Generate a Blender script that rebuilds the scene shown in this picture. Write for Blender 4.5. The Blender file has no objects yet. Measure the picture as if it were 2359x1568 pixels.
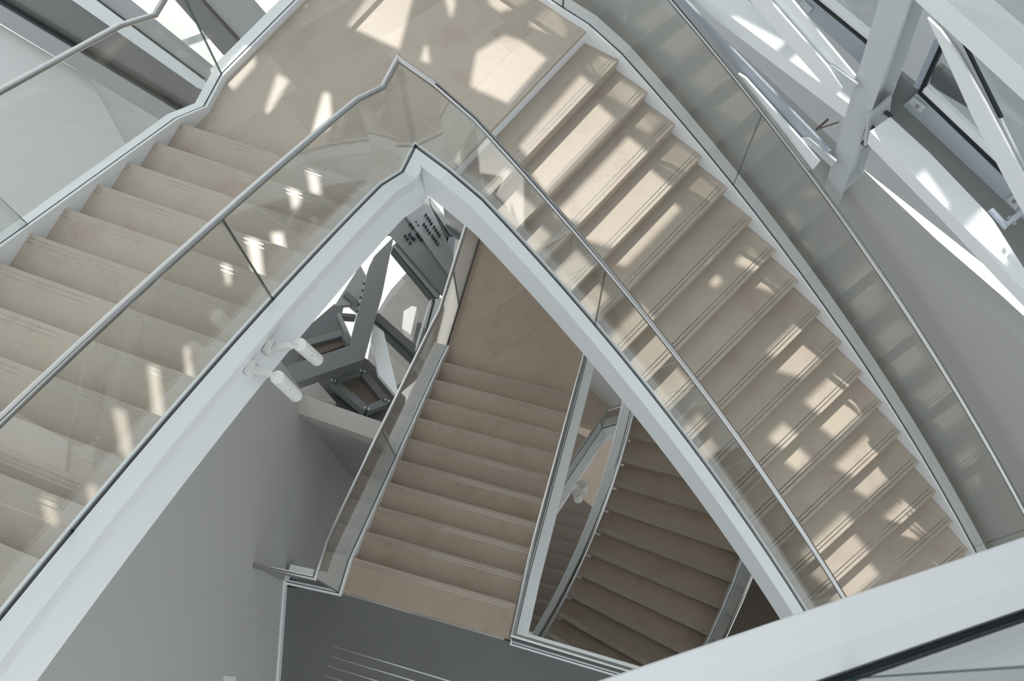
import bpy, bmesh, math, random
from mathutils import Vector, Matrix
random.seed(7)
S = bpy.context.scene
C = S.collection
R = math.radians

# ------------------------------------------------------------------ camera
# survey frame: x right, y away from the camera, z up; the camera hangs over the stair well at (0, 0, HC)
Z1 = 15.0                 # level of the upper half-landing
HC = Z1 + 6.2
FPX, PITCH, ROLL, CX, CY = 2017.0, R(67.65), R(2.03), 1179.5, 784.0
cp, sp, cr, sr = math.cos(PITCH), math.sin(PITCH), math.cos(ROLL), math.sin(ROLL)
cam = bpy.data.cameras.new('camera')
cam.sensor_width = 36.0
cam.lens = FPX / 2359 * 36
cam.clip_start = 0.05
cam.clip_end = 400
cam.dof.use_dof = True
cam.dof.focus_distance = 7.0
cam.dof.aperture_fstop = 8.0
camo = bpy.data.objects.new('camera', cam)
C.objects.link(camo)
ex = Vector((cr, -sr * sp, -sr * cp)); ey = Vector((-sr, -cr * sp, -cr * cp)); ez = Vector((0, cp, -sp))
camo.matrix_world = Matrix(((ex.x, -ey.x, -ez.x, 0), (ex.y, -ey.y, -ez.y, 0), (ex.z, -ey.z, -ez.z, HC), (0, 0, 0, 1)))
S.camera = camo

def ray(px, py):
    x0, y0 = px - CX, py - CY
    x, y = cr * x0 - sr * y0, sr * x0 + cr * y0
    return Vector((x, FPX * cp - y * sp, -FPX * sp - y * cp))
def at(px, py, z):
    """plan point of a surveyed point known to lie at level z"""
    d = ray(px, py)
    t = (z - HC) / d.z
    return Vector((d.x * t, d.y * t, z))
def on_plane(px, py, p0, n):
    d = ray(px, py); o = Vector((0, 0, HC))
    return o + d * ((p0 - o).dot(n) / d.dot(n))

# ------------------------------------------------------------------ light
S.view_settings.view_transform = 'Standard'
S.view_settings.look = 'None'
S.view_settings.gamma = 1.0
S.view_settings.use_curve_mapping = False
S.view_settings.exposure = 0.35
w = bpy.data.worlds.new('world'); S.world = w
w.use_nodes = True
w.node_tree.nodes['Background'].inputs[0].default_value = (0.90, 0.96, 1.0, 1)
w.node_tree.nodes['Background'].inputs[1].default_value = 0.95
SUN = Vector((-0.225, 0.46, 0.86)).normalized()
sl = bpy.data.lights.new('sun', 'SUN'); sl.energy = 2.7; sl.angle = R(0.4); sl.color = (1.0, 0.965, 0.915)
so = bpy.data.objects.new('sun', sl); C.objects.link(so)
so.rotation_euler = SUN.to_track_quat('Z', 'Y').to_euler()
so.location = SUN * 40

# ------------------------------------------------------------------ helpers
class MB:
    def __init__(s): s.v = []; s.f = []; s.m = []
    def add(s, vs, fs, mi=0):
        b = len(s.v); s.v += [tuple(v) for v in vs]
        for f in fs: s.f.append(tuple(b + i for i in f)); s.m.append(mi)
    def prism(s, poly, z0, z1, mi=0):
        n = len(poly)
        vs = [(p[0], p[1], z0) for p in poly] + [(p[0], p[1], z1) for p in poly]
        fs = [tuple(range(n))[::-1], tuple(range(n, 2 * n))] + [(i, (i + 1) % n, n + (i + 1) % n, n + i) for i in range(n)]
        s.add(vs, fs, mi)
    def slab(s, poly, off, mi=0):
        """planar polygon thickened by the vector off"""
        n = len(poly); off = Vector(off)
        vs = [Vector(p) for p in poly] + [Vector(p) + off for p in poly]
        fs = [tuple(range(n))[::-1], tuple(range(n, 2 * n))] + [(i, (i + 1) % n, n + (i + 1) % n, n + i) for i in range(n)]
        s.add(vs, fs, mi)
    def bar(s, a, b, wv, hv, mi=0):
        a, b, wv, hv = Vector(a), Vector(b), Vector(wv), Vector(hv)
        q = [-wv - hv, wv - hv, wv + hv, -wv + hv]
        s.add([a + x for x in q] + [b + x for x in q], [(3, 2, 1, 0), (4, 5, 6, 7)] + [(i, (i + 1) % 4, 4 + (i + 1) % 4, 4 + i) for i in range(4)], mi)
    def cyl(s, a, b, r0, r1=None, n=20, mi=0):
        a, b = Vector(a), Vector(b); r1 = r0 if r1 is None else r1
        d = (b - a).normalized(); u = d.orthogonal().normalized(); v = d.cross(u)
        vs = []
        for p, r in ((a, r0), (b, r1)):
            vs += [p + (u * math.cos(2 * math.pi * k / n) + v * math.sin(2 * math.pi * k / n)) * r for k in range(n)]
        s.add(vs, [tuple(range(n))[::-1], tuple(range(n, 2 * n))] + [(i, (i + 1) % n, n + (i + 1) % n, n + i) for i in range(n)], mi)

def obj(name, mb, mats, parent=None, smooth=False, bevel=0, **props):
    me = bpy.data.meshes.new(name)
    me.from_pydata(mb.v, [], mb.f)
    mats = mats if isinstance(mats, (list, tuple)) else [mats]
    for m in mats: me.materials.append(m)
    if any(mb.m): me.polygons.foreach_set('material_index', mb.m)
    bm = bmesh.new(); bm.from_mesh(me); bmesh.ops.recalc_face_normals(bm, faces=bm.faces); bm.to_mesh(me); bm.free()
    if smooth:
        me.polygons.foreach_set('use_smooth', [True] * len(me.polygons))
        me.set_sharp_from_angle(angle=R(24))
    o = bpy.data.objects.new(name, me); C.objects.link(o)
    if bevel:
        b = o.modifiers.new('bevel', 'BEVEL'); b.width = bevel; b.segments = 2; b.limit_method = 'ANGLE'
    if parent:
        o.parent = parent
        o.matrix_parent_inverse = Matrix.Translation(parent.location).inverted()
    for k, v in props.items(): o[k] = v
    return o
def thing(name, label, cat, loc, group=None):
    o = bpy.data.objects.new(name, None); C.objects.link(o)
    o.location = loc; o.empty_display_size = .1
    o['label'] = label; o['category'] = cat
    if group: o['group'] = group
    return o
def setting(name, loc=(0, 0, 0)):
    o = bpy.data.objects.new(name, None); C.objects.link(o); o.location = loc; o.empty_display_size = .1
    o['kind'] = 'structure'
    return o

# ------------------------------------------------------------------ materials
def mat(name):
    m = bpy.data.materials.new(name); m.use_nodes = True
    nt = m.node_tree
    return m, nt, nt.nodes['Principled BSDF'], nt.nodes['Material Output']
def node(nt, t, **kw):
    n = nt.nodes.new(t)
    for k, v in kw.items():
        if k.startswith('i_'):
            key = k[2:]
            n.inputs[int(key) if key.isdigit() else key].default_value = v
        else: setattr(n, k, v)
    return n
def paint(name, col, rough=.45, vary=.02, bump=.02, scale=30, spec=.4):
    m, nt, p, o = mat(name)
    tc = node(nt, 'ShaderNodeTexCoord'); nz = node(nt, 'ShaderNodeTexNoise', i_Scale=3.0, i_Detail=4.0)
    nt.links.new(tc.outputs['Object'], nz.inputs['Vector'])
    mx = node(nt, 'ShaderNodeMix', data_type='RGBA')
    mx.inputs[6].default_value = (*[c * (1 - vary) for c in col], 1); mx.inputs[7].default_value = (*[min(1, c * (1 + vary)) for c in col], 1)
    nt.links.new(nz.outputs['Fac'], mx.inputs[0]); nt.links.new(mx.outputs[2], p.inputs['Base Color'])
    p.inputs['Roughness'].default_value = rough; p.inputs['Specular IOR Level'].default_value = spec
    if bump:
        n2 = node(nt, 'ShaderNodeTexNoise', i_Scale=scale, i_Detail=3.0); nt.links.new(tc.outputs['Object'], n2.inputs['Vector'])
        b = node(nt, 'ShaderNodeBump', i_Strength=bump, i_Distance=.01); nt.links.new(n2.outputs['Fac'], b.inputs['Height']); nt.links.new(b.outputs[0], p.inputs['Normal'])
    return m
def stone(name, base, pink, rough):
    m, nt, p, o = mat(name)
    L = nt.links.new
    tc = node(nt, 'ShaderNodeTexCoord'); oi = node(nt, 'ShaderNodeObjectInfo')
    off = node(nt, 'ShaderNodeVectorMath', operation='MULTIPLY_ADD')
    cmb = node(nt, 'ShaderNodeCombineXYZ')
    L(oi.outputs['Random'], cmb.inputs[0]); L(oi.outputs['Random'], cmb.inputs[1]); L(oi.outputs['Random'], cmb.inputs[2])
    off.inputs[1].default_value = (37, 53, 11); L(cmb.outputs[0], off.inputs[0]); L(tc.outputs['Object'], off.inputs[2])
    warp = node(nt, 'ShaderNodeTexNoise', i_Scale=2.2, i_Detail=4.0, i_Roughness=.6); L(off.outputs[0], warp.inputs['Vector'])
    mixv = node(nt, 'ShaderNodeVectorMath', operation='MULTIPLY_ADD'); mixv.inputs[1].default_value = (.5, .5, .5)
    L(warp.outputs['Color'], mixv.inputs[0]); L(off.outputs[0], mixv.inputs[2])
    cloud = node(nt, 'ShaderNodeTexNoise', i_Scale=2.6, i_Detail=7.0, i_Roughness=.62); L(mixv.outputs[0], cloud.inputs['Vector'])
    r1 = node(nt, 'ShaderNodeValToRGB'); r1.color_ramp.elements[0].position = .5; r1.color_ramp.elements[1].position = .72
    L(cloud.outputs['Fac'], r1.inputs[0])
    mx = node(nt, 'ShaderNodeMix', data_type='RGBA'); mx.inputs[6].default_value = (*base, 1); mx.inputs[7].default_value = (*pink, 1)
    L(r1.outputs[0], mx.inputs[0])
    # thin wandering veins
    vn = node(nt, 'ShaderNodeTexNoise', i_Scale=4.0, i_Detail=8.0, i_Roughness=.65); L(mixv.outputs[0], vn.inputs['Vector'])
    ab = node(nt, 'ShaderNodeMath', operation='SUBTRACT', i_1=.5); L(vn.outputs['Fac'], ab.inputs[0])
    ab2 = node(nt, 'ShaderNodeMath', operation='ABSOLUTE'); L(ab.outputs[0], ab2.inputs[0])
    r2 = node(nt, 'ShaderNodeValToRGB'); r2.color_ramp.elements[0].position = .0; r2.color_ramp.elements[1].position = .022
    r2.color_ramp.elements[0].color = (1, 1, 1, 1); r2.color_ramp.elements[1].color = (0, 0, 0, 1)
    L(ab2.outputs[0], r2.inputs[0])
    gate = node(nt, 'ShaderNodeMath', operation='MULTIPLY'); L(r2.outputs[0], gate.inputs[0]); L(r1.outputs[0], gate.inputs[1])
    gs = node(nt, 'ShaderNodeMath', operation='MULTIPLY', i_1=.30); L(gate.outputs[0], gs.inputs[0])
    mv = node(nt, 'ShaderNodeMix', data_type='RGBA'); mv.inputs[7].default_value = (base[0] * .55, base[1] * .42, base[2] * .36, 1)
    L(gs.outputs[0], mv.inputs[0]); L(mx.outputs[2], mv.inputs[6])
    # fine grain
    gr = node(nt, 'ShaderNodeTexNoise', i_Scale=160.0, i_Detail=2.0); L(tc.outputs['Object'], gr.inputs['Vector'])
    gm = node(nt, 'ShaderNodeMapRange', i_1=.3, i_2=.7, i_3=.93, i_4=1.06); L(gr.outputs['Fac'], gm.inputs[0])
    tint = node(nt, 'ShaderNodeMapRange', i_1=0.0, i_2=1.0, i_3=.92, i_4=1.06); L(oi.outputs['Random'], tint.inputs[0])
    mul = node(nt, 'ShaderNodeMath', operation='MULTIPLY'); L(gm.outputs[0], mul.inputs[0]); L(tint.outputs[0], mul.inputs[1])
    fin = node(nt, 'ShaderNodeVectorMath', operation='SCALE'); L(mv.outputs[2], fin.inputs[0]); L(mul.outputs[0], fin.inputs['Scale'])
    L(fin.outputs[0], p.inputs['Base Color'])
    p.inputs['Roughness'].default_value = rough; p.inputs['Specular IOR Level'].default_value = .45
    b = node(nt, 'ShaderNodeBump', i_Strength=.06, i_Distance=.004); L(gr.outputs['Fac'], b.inputs['Height']); L(b.outputs[0], p.inputs['Normal'])
    return m
def metal(name, col, rough, brushed=True):
    m, nt, p, o = mat(name)
    p.inputs['Metallic'].default_value = 1.0; p.inputs['Base Color'].default_value = (*col, 1); p.inputs['Roughness'].default_value = rough
    if brushed:
        tc = node(nt, 'ShaderNodeTexCoord'); nz = node(nt, 'ShaderNodeTexNoise', i_Scale=90.0, i_Detail=3.0)
        nt.links.new(tc.outputs['Object'], nz.inputs['Vector'])
        mr = node(nt, 'ShaderNodeMapRange', i_1=.3, i_2=.7, i_3=rough * .8, i_4=rough * 1.25); nt.links.new(nz.outputs['Fac'], mr.inputs[0]); nt.links.new(mr.outputs[0], p.inputs['Roughness'])
    return m
def clear_glass(name, tint, refl=1.0):
    """thin architectural glass: fresnel mix of a tinted transparent and a mirror lobe"""
    m, nt, p, o = mat(name)
    nt.nodes.remove(p)
    L = nt.links.new
    g = node(nt, 'ShaderNodeNewGeometry')
    ior = node(nt, 'ShaderNodeMapRange', i_1=0.0, i_2=1.0, i_3=1.5, i_4=1 / 1.5); L(g.outputs['Backfacing'], ior.inputs[0])
    fr = node(nt, 'ShaderNodeFresnel'); L(ior.outputs[0], fr.inputs['IOR'])
    sc = node(nt, 'ShaderNodeMath', operation='MULTIPLY', i_1=refl, use_clamp=True); L(fr.outputs[0], sc.inputs[0])
    t = node(nt, 'ShaderNodeBsdfTransparent'); t.inputs[0].default_value = (*tint, 1)
    gl = node(nt, 'ShaderNodeBsdfGlossy'); gl.inputs['Roughness'].default_value = 0.0
    mx = node(nt, 'ShaderNodeMixShader'); L(sc.outputs[0], mx.inputs[0]); L(t.outputs[0], mx.inputs[1]); L(gl.outputs[0], mx.inputs[2])
    L(mx.outputs[0], o.inputs['Surface'])
    return m

WHITE = paint('white_lacquered_steel', (.86, .885, .895), .32, .008, .0, spec=.5)
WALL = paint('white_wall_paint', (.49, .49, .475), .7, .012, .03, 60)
STEEL = paint('pale_grey_steel_paint', (.56, .59, .60), .36, .015, .0)
STEELB = paint('blue_grey_frame_paint', (.42, .46, .52), .36, .015, .0)
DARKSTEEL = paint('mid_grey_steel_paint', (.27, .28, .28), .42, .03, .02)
MIDSTEEL = paint('deep_grey_steel_paint', (.17, .175, .175), .42, .03, .02)  # one even darker grey for strut, beam web and frame bars
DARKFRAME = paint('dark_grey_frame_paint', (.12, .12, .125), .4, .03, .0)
LEDGE = paint('outer_ledge_paint', (.52, .53, .52), .6, .015, .02)
CREAM = paint('pale_stone_beam', (.55, .54, .50), .6, .02, .03)
BLACK = paint('black_gasket', (.012, .018, .02), .5, .0, .0)
GREYFLOOR = paint('dark_grey_screed', (.150, .150, .147), .5, .10, .05, 90)
PLASTIC = paint('white_lamp_plastic', (.80, .79, .76), .5, .01, .0)
LENS = paint('lamp_cap_white', (.86, .86, .85), .3, .0, .0)
TERR = paint('outside_concrete', (.16, .15, .14), .8, .15, .05, 8)
PANELGREY = paint('dark_spandrel_glass', (.13, .13, .125), .18, .03, .0)
BOXWOOD_SHADE = paint('brown_panel_and_well_shade', (.13, .105, .085), .6, .12, .05, 20)  # brown panels; also stands in for shade on the deepest floors
PAVING = paint('outside_paving', (.75, .73, .69), .8, .06, .05, 5)
SAIL = paint('outside_white_sail', (.62, .65, .68), .5, .05, .0)
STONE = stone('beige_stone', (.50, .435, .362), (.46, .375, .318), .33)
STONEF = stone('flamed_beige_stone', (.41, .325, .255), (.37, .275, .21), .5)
JOINT = paint('pale_joint_mortar', (.62, .58, .52), .8, .02, .0)
RAIL = metal('brushed_stainless_rail', (.50, .50, .49), .17, False)
INLAY = metal('stainless_inlay', (.42, .42, .40), .2, False)
BOLT = paint('dark_bolt', (.05, .055, .06), .4, .0, .0)
GLASS = clear_glass('balustrade_glass', (.978, .988, .983), 1.25)
PANE = clear_glass('window_glass', (.93, .95, .95))
GEDGE = paint('green_glass_edge', (.03, .075, .078), .15, .0, .0)

# ------------------------------------------------------------------ plan survey of the stair
RISE = .155
def quad(n, pts):
    """least squares quadratic through values"""
    import numpy as np
    return np.polyfit(n, pts, 2)
import numpy as np
def smooth(idx, P, deg=2):
    fx = np.polyfit(idx, [p.x for p in P], deg); fy = np.polyfit(idx, [p.y for p in P], deg)
    return lambda k: Vector((float(np.polyval(fx, k)), float(np.polyval(fy, k)), 0))

BR = [(1356.5,63.6),(1425.5,137.5),(1491.7,211.3),(1554.4,285),(1616.2,357.8),(1675.6,431.5),(1731.4,503.4),(1787.7,576.4),(1840.3,646.8),(1891.6,719.4),(1939.9,787.7),(1988,857.3),(2032.7,927.4),(2075.7,995.8),(2117.3,1063.7),(2157.1,1132.2),(2194.8,1199.9),(2231.3,1267.8)]
BL = [(1041.3,395.8),(1111.7,464.5),(1179,537.8),(1244.2,608.6),(1307.8,679.8),(1365.7,751.7),(1423.3,818.7),(1481,888.3),(1533.8,955.2),(1584.9,1021.3),(1633.2,1086.6),(1681.5,1154.1),(1727.2,1219),(1770.5,1283.5),(1811.2,1346.3)]
AL = [(417,282.6),(358.5,325.9),(291,373.5),(222.5,425),(149.3,478.5),(71.2,535.3)]
AR = [(879.9,435.7),(832,481.3),(783.5,535.2),(728,593),(669,656),(607.8,723.5),(544.4,799.2),(471.4,877.2),(392,964),(313.8,1066.2),(218.8,1175),(117,1298.8)]
CL = [(808,1281),(845.6,1222.4),(868.6,1163.7),(890.6,1110.3),(913.5,1058.5),(938,1006.8),(958.4,960.7),(979.6,915.7),(999.1,872.5),(1017.8,830.9)]
DL = [(1439,1005.5),(1422,1059.8),(1406.7,1115),(1387.9,1168.2),(1368.4,1220.8),(1347.2,1272.5),(1325.6,1321.2),(1301.9,1368.7),(1276.4,1415.4),(1251,1459.5)]
DRm = {3:(1673.8,1266.5), 4:(1665.3,1332.7), 5:(1638.2,1395.4), 6:(1597.5,1446), 7:(1500,1471.3), 8:(1456.2,1517)}
ZR0 = HC + 1.5
ZF = Z1 - 20 * RISE       # grey floor
Z2 = ZF - 10 * RISE       # lower half-landing
Z3 = 5.6

# flight A climbs from the landing to the lower left, k = 0..NA
fAi = smooth(range(12), [at(*p, Z1 + (k + 1) * RISE) for k, p in enumerate(AR)])
fAo = smooth(range(6), [at(*p, Z1 + (k + 1) * RISE) for k, p in enumerate(AL)], 1)
NA = 16
def A_in(k): return fAi(k)
def A_out(k):
    if k <= 5: return fAo(k)
    d = fAo(5) - fAi(5)
    return fAi(k) + d
# flight B falls from the landing to the lower right, k = 0..NB
fBi = smooth(range(15), [at(*p, Z1 - k * RISE) for k, p in enumerate(BL)], 3)
fBo = smooth(range(18), [at(*p, Z1 - k * RISE) for k, p in enumerate(BR)], 3)
NB = 20
# flight C climbs from the lower landing to the grey floor, k = 0 (top) .. 9
fCo = smooth(range(10), [at(*p, ZF - k * RISE) for k, p in enumerate(CL)], 1)
cdir = Vector((math.cos(R(-17.2)), math.sin(R(-17.2)), 0))
def C_out(k): return fCo(k)
def C_in(k): return fCo(k) + cdir * 1.80
# flight D falls from the lower landing, k = 3.. measured
fDi = smooth(range(3, 13), [at(*p, Z2 - (3 + k) * RISE) for k, p in enumerate(DL)])
dang = []
for k, p in DRm.items():
    a = at(*p, Z2 - (3 + k) * RISE); b = fDi(3 + k); dang.append((3 + k, math.atan2(a.y - b.y, a.x - b.x)))
fda = np.polyfit([k for k, a in dang], [a for k, a in dang], 1)
ND = 18
def D_in(k): return fDi(k)
def D_out(k):
    a = float(np.polyval(fda, k)); return fDi(k) + Vector((math.cos(a), math.sin(a), 0)) * 1.92

# ------------------------------------------------------------------ sweeps
def miter(path, i, sgn):
    def nrm(a, b):
        t = Vector((b.x - a.x, b.y - a.y)); t.normalize(); return Vector((t.y, -t.x)) * sgn
    n = len(path)
    if i == 0: return nrm(path[0], path[1])
    if i == n - 1: return nrm(path[-2], path[-1])
    a, b = nrm(path[i - 1], path[i]), nrm(path[i], path[i + 1])
    m = (a + b); m.normalize()
    return m / max(.35, m.dot(a))
def sub(path, normals, s0, s1):
    """points and normals of the stretch between path parameters s0 and s1"""
    out = []
    def lerp(s):
        i = min(int(s), len(path) - 2); f = s - i
        return path[i].lerp(path[i + 1], f), normals[i].lerp(normals[i + 1], f)
    out.append(lerp(s0))
    for i in range(int(math.floor(s0)) + 1, int(math.ceil(s1))):
        out.append((path[i], normals[i]))
    out.append(lerp(s1))
    return out
def sweep(mb, pn, prof, mi=0, capmi=None, facemi=None):
    n = len(prof); b = []
    for P, N in pn:
        b.append([Vector((P.x + N.x * l, P.y + N.y * l, P.z + z)) for l, z in prof])
    vs = [v for r in b for v in r]
    base = len(mb.v); mb.v += [tuple(v) for v in vs]
    for j in range(len(b) - 1):
        for i in range(n):
            i2 = (i + 1) % n
            mb.f.append((base + j * n + i, base + j * n + i2, base + (j + 1) * n + i2, base + (j + 1) * n + i))
            mb.m.append(facemi[i] if facemi else mi)
    for j, rev in ((0, True), (len(b) - 1, False)):
        f = [base + j * n + i for i in range(n)]
        mb.f.append(tuple(f[::-1] if rev else f)); mb.m.append(mi if capmi is None else capmi)
def norms(path, sgn): return [miter(path, i, sgn) for i in range(len(path))]

def circ(r, zc, n=16): return [(r * math.cos(2 * math.pi * k / n), zc + r * math.sin(2 * math.pi * k / n)) for k in range(n)]
def balustrade(name, label, pn_path, seams, s0, s1, rail=True, h=1.08, glass_h=1.06, group=None, rail_to=None):
    """glass panels between seams, a gasket at the foot and a tube on top"""
    path, N = pn_path
    mid = sub(path, N, s0, s1)[0][0]
    t = thing(name, label, 'balustrade', mid, group)
    cuts = [s0] + [x for x in seams if s0 < x < s1] + [s1]
    for a, b in zip(cuts, cuts[1:]):
        L = (sub(path, N, a, b)[-1][0] - sub(path, N, a, b)[0][0]).length
        seg = max(1e-3, L / max(.01, b - a)); e = .004 / seg
        mb = MB(); sweep(mb, sub(path, N, a + e, b - e), [(-.007, -.03), (.007, -.03), (.007, glass_h), (-.007, glass_h)], 0, 1, [1, 0, 1, 0])
        obj('glass_panel', mb, [GLASS, GEDGE], t)
    mb = MB(); sweep(mb, sub(path, N, s0, s1), [(-.0105, -.035), (.0105, -.035), (.0105, -.006), (-.0105, -.006)])
    obj('gasket', mb, BLACK, t)
    if rail:
        mb = MB(); sweep(mb, sub(path, N, s0, s1 if rail_to is None else rail_to), circ(.0245, h))
        obj('handrail', mb, RAIL, t, smooth=True)
    return t

# stringer section: a low upstand inside the glass, a flat curb outside it, a folded outer face
def prof_well(wd, d1=.23, d2=.42, tuck=.05, flare=.0):
    return [(-.028, .010), (-.011, .010), (-.011, -.03), (.011, -.03), (.011, 0), (wd, 0), (wd + .004, -.012), (wd - tuck, -d1), (wd - .002 + flare, -d2), (-.10, -d2 - .02), (-.10, -.20), (-.028, -.20)]
def prof_out(wd):
    return [(-.032, .010), (-.011, .010), (-.011, -.03), (.011, -.03), (.011, 0), (wd, 0), (wd, -.42), (-.032, -.44)]

up = Vector((0, 0, 1))
def V3(p, z): return Vector((p.x, p.y, z))

# well-side path: flight A (top first) - landing corner - flight B
A_path_in = [V3(A_in(k), Z1 + (k + 1) * RISE + .05) for k in range(NA, -1, -1)]
kA = at(927.4, 395.8, Z1 + .06); kc = at(957, 336.5, Z1 + .06); kB = at(1032.4, 392.4, Z1 + .06)
B_path_in = [V3(fBi(k), Z1 - k * RISE + .05) for k in range(1, NB + 1)]
# continue the A line straight down to the landing kink
W1 = A_path_in + [kA, kc, kB] + B_path_in
N1 = norms(W1, 1)
iA0, ikA, ikc, ikB = NA, NA + 1, NA + 2, NA + 3
# outer path: flight A - landing - flight B
oA = [V3(A_out(k), Z1 + (k + 1) * RISE + .05) for k in range(NA, -1, -1)]
o1 = at(470, 245, Z1 + .06); o2 = at(510, 171, Z1 + .06); o3 = at(1297, 18, Z1 + .06); o4 = at(1357, 56, Z1 + .06)
dl = (at(680, 0, Z1 + .06) - o2).normalized(); dr = (at(1272, 0, Z1 + .06) - o4).normalized()
# far corner of the landing: meeting of the two outer edges
den = dl.x * -dr.y + dl.y * dr.x
q = o4 - o2
apex = o2 + dl * ((q.x * -dr.y + q.y * dr.x) / den)
oB = [V3(fBo(k) + (fBo(k) - fBi(k)).normalized() * .035, Z1 - k * RISE + .05) for k in range(1, NB + 1)]
dA = (A_out(0) - A_in(0)).normalized() * .03
oA = [p + dA for p in oA]
W2 = oA + [o1, o2, apex, o3, o4] + oB
N2 = norms(W2, -1)

# ------------------------------------------------------------------ stair building blocks
def clipped(poly, clip):
    """Sutherland-Hodgman: poly clipped by the convex ccw polygon clip (2-D tuples)"""
    out = poly
    for i in range(len(clip)):
        a, b = clip[i], clip[(i + 1) % len(clip)]
        inside = lambda p: (b[0] - a[0]) * (p[1] - a[1]) - (b[1] - a[1]) * (p[0] - a[0]) >= 0
        inp, out = out, []
        for j in range(len(inp)):
            p, q2 = inp[j - 1], inp[j]
            ip, iq = inside(p), inside(q2)
            if ip != iq:
                d1 = (b[0] - a[0]) * (p[1] - a[1]) - (b[1] - a[1]) * (p[0] - a[0]); d2 = (b[0] - a[0]) * (q2[1] - a[1]) - (b[1] - a[1]) * (q2[0] - a[0])
                f = d1 / (d1 - d2); out.append((p[0] + (q2[0] - p[0]) * f, p[1] + (q2[1] - p[1]) * f))
            if iq: out.append(q2)
        if not out: return []
    return out
def area(p): return .5 * sum(p[i - 1][0] * p[i][1] - p[i][0] * p[i - 1][1] for i in range(len(p)))

def steps(parent, nosing, levels, back_last, material, strips=((.030, .037), (.060, .067)), thick=.04, riser_mat=None, tuck=.03):
    """ascending list of nosing lines (left, right) with their levels: a stone tread with two metal inlays and a stone riser each"""
    n = len(nosing)
    for i in range(n):
        a, b = nosing[i]; z = levels[i]
        c, d = nosing[i + 1] if i + 1 < n else back_last
        u = (b - a).normalized(); g = Vector((-u.y, u.x, 0))
        if g.dot((c + d) - (a + b)) < 0: g = -g
        e_ = .03 if i + 1 < n else -.001
        c2, d2 = c + g * e_, d + g * e_
        mb = MB(); mb.prism([a, b, d2, c2] if area([a, b, d2, c2]) > 0 else [c2, d2, b, a], z - thick, z)
        t = obj('tread', mb, material, parent)
        sb = [(s0, s1) for s0, s1 in strips]
        for s0, s1 in sb:
            m2 = MB()
            f = lambda s: (a + g * s + u * .012, b + g * s - u * .012)
            p0, p1 = f(s0); p2, p3 = f(s1)
            m2.prism([p0, p1, p3, p2] if area([p0, p1, p3, p2]) > 0 else [p2, p3, p1, p0], z - .004, z + .0008)
            obj('nosing_strip', m2, INLAY, t)
        m3 = MB()
        p0, p1, p2, p3 = a + g * .012, b + g * .012, b + g * .032, a + g * .032
        m3.prism([p0, p1, p2, p3] if area([p0, p1, p2, p3]) > 0 else [p3, p2, p1, p0], z - RISE + .0005, z - thick - .0005)
        obj('riser', m3, riser_mat or material, parent)

def tiled(parent, poly, z, ang, v0, dv, u0s, du, mat_, thick=.03, joint=.0022):
    """stone tiles in rows along direction ang, clipped to poly; u0s gives the first joint of each row"""
    ca, sa = math.cos(ang), math.sin(ang)
    rp = [(p.x * ca + p.y * sa, -p.x * sa + p.y * ca) for p in poly]
    if area(rp) < 0: rp = rp[::-1]
    vmin, vmax = min(p[1] for p in rp), max(p[1] for p in rp); umin, umax = min(p[0] for p in rp), max(p[0] for p in rp)
    r0 = math.floor((vmin - v0) / dv); r1 = math.ceil((vmax - v0) / dv)
    for r in range(r0, r1 + 1):
        u0 = u0s(r); c0 = math.floor((umin - u0) / du); c1 = math.ceil((umax - u0) / du)
        for c in range(c0, c1 + 1):
            x0, x1, y0, y1 = u0 + c * du + joint, u0 + (c + 1) * du - joint, v0 + r * dv + joint, v0 + (r + 1) * dv - joint
            pg = clipped(rp, [(x0, y0), (x1, y0), (x1, y1), (x0, y1)])
            pp = []
            for p in pg:
                if not pp or math.hypot(p[0] - pp[-1][0], p[1] - pp[-1][1]) > 1e-4: pp.append(p)
            if len(pp) < 3 or abs(area(pp)) < 2e-3: continue
            mb = MB(); mb.prism([(p[0] * ca - p[1] * sa, p[0] * sa + p[1] * ca) for p in pp], z - thick, z)
            obj('stone_tile', mb, mat_, parent)

def ribbon(a, b, thick=.03):
    """soffit strip between two 3-D lines"""
    mb = MB(); n = len(a)
    for i in range(n - 1):
        mb.slab([a[i], b[i], b[i + 1], a[i + 1]], (0, 0, -thick))
    return mb

# ================================================================== structure: floor, walls, ground
g = MB(); g.prism([(-60, -60), (60, -60), (60, 60), (-60, 60)], -.65, -.5)
obj('ground', g, PAVING, kind='structure')

# grey floor at level ZF
Fb = [at(665, 1338, ZF), at(783, 1366, ZF), at(1182, 1480, ZF), at(1470, 1566, ZF)]
e2 = (Fb[3] - Fb[2]).normalized()
stone_edge = [C_out(0), C_in(0)]
fl = setting('floor', (0, -1, ZF))
wl = at(645, 1568, ZF); wd_ = (wl - Fb[0]).normalized()
mb = MB()
pl = [(Fb[0].x - .4, Fb[0].y), (Fb[1].x, Fb[1].y), (Fb[2].x, Fb[2].y), (Fb[2].x + e2.x * 4.6, Fb[2].y + e2.y * 4.6), (4.6, -6), (-3.2, -6)]
mb.prism(pl[::-1] if area(pl) < 0 else pl, ZF - .25, ZF)
obj('screed', mb, GREYFLOOR, fl)
for (x0, y0), (x1, y1) in (((768.8, 1488.6), (1020, 1563.8)), ((761.6, 1511.5), (952.5, 1568)), ((754.4, 1533), (867.7, 1568)), ((747.2, 1555.6), (788, 1568))):
    a = at(x0, y0, ZF); b = at(x1, y1, ZF); u = (b - a).normalized()
    b = a + u * 2.6; n_ = Vector((-u.y, u.x, 0)) * .006
    m2 = MB(); m2.prism([a - n_, b - n_, b + n_, a + n_], ZF - .003, ZF + .0025)
    obj('metal_floor_strip', m2, INLAY, fl)

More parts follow.
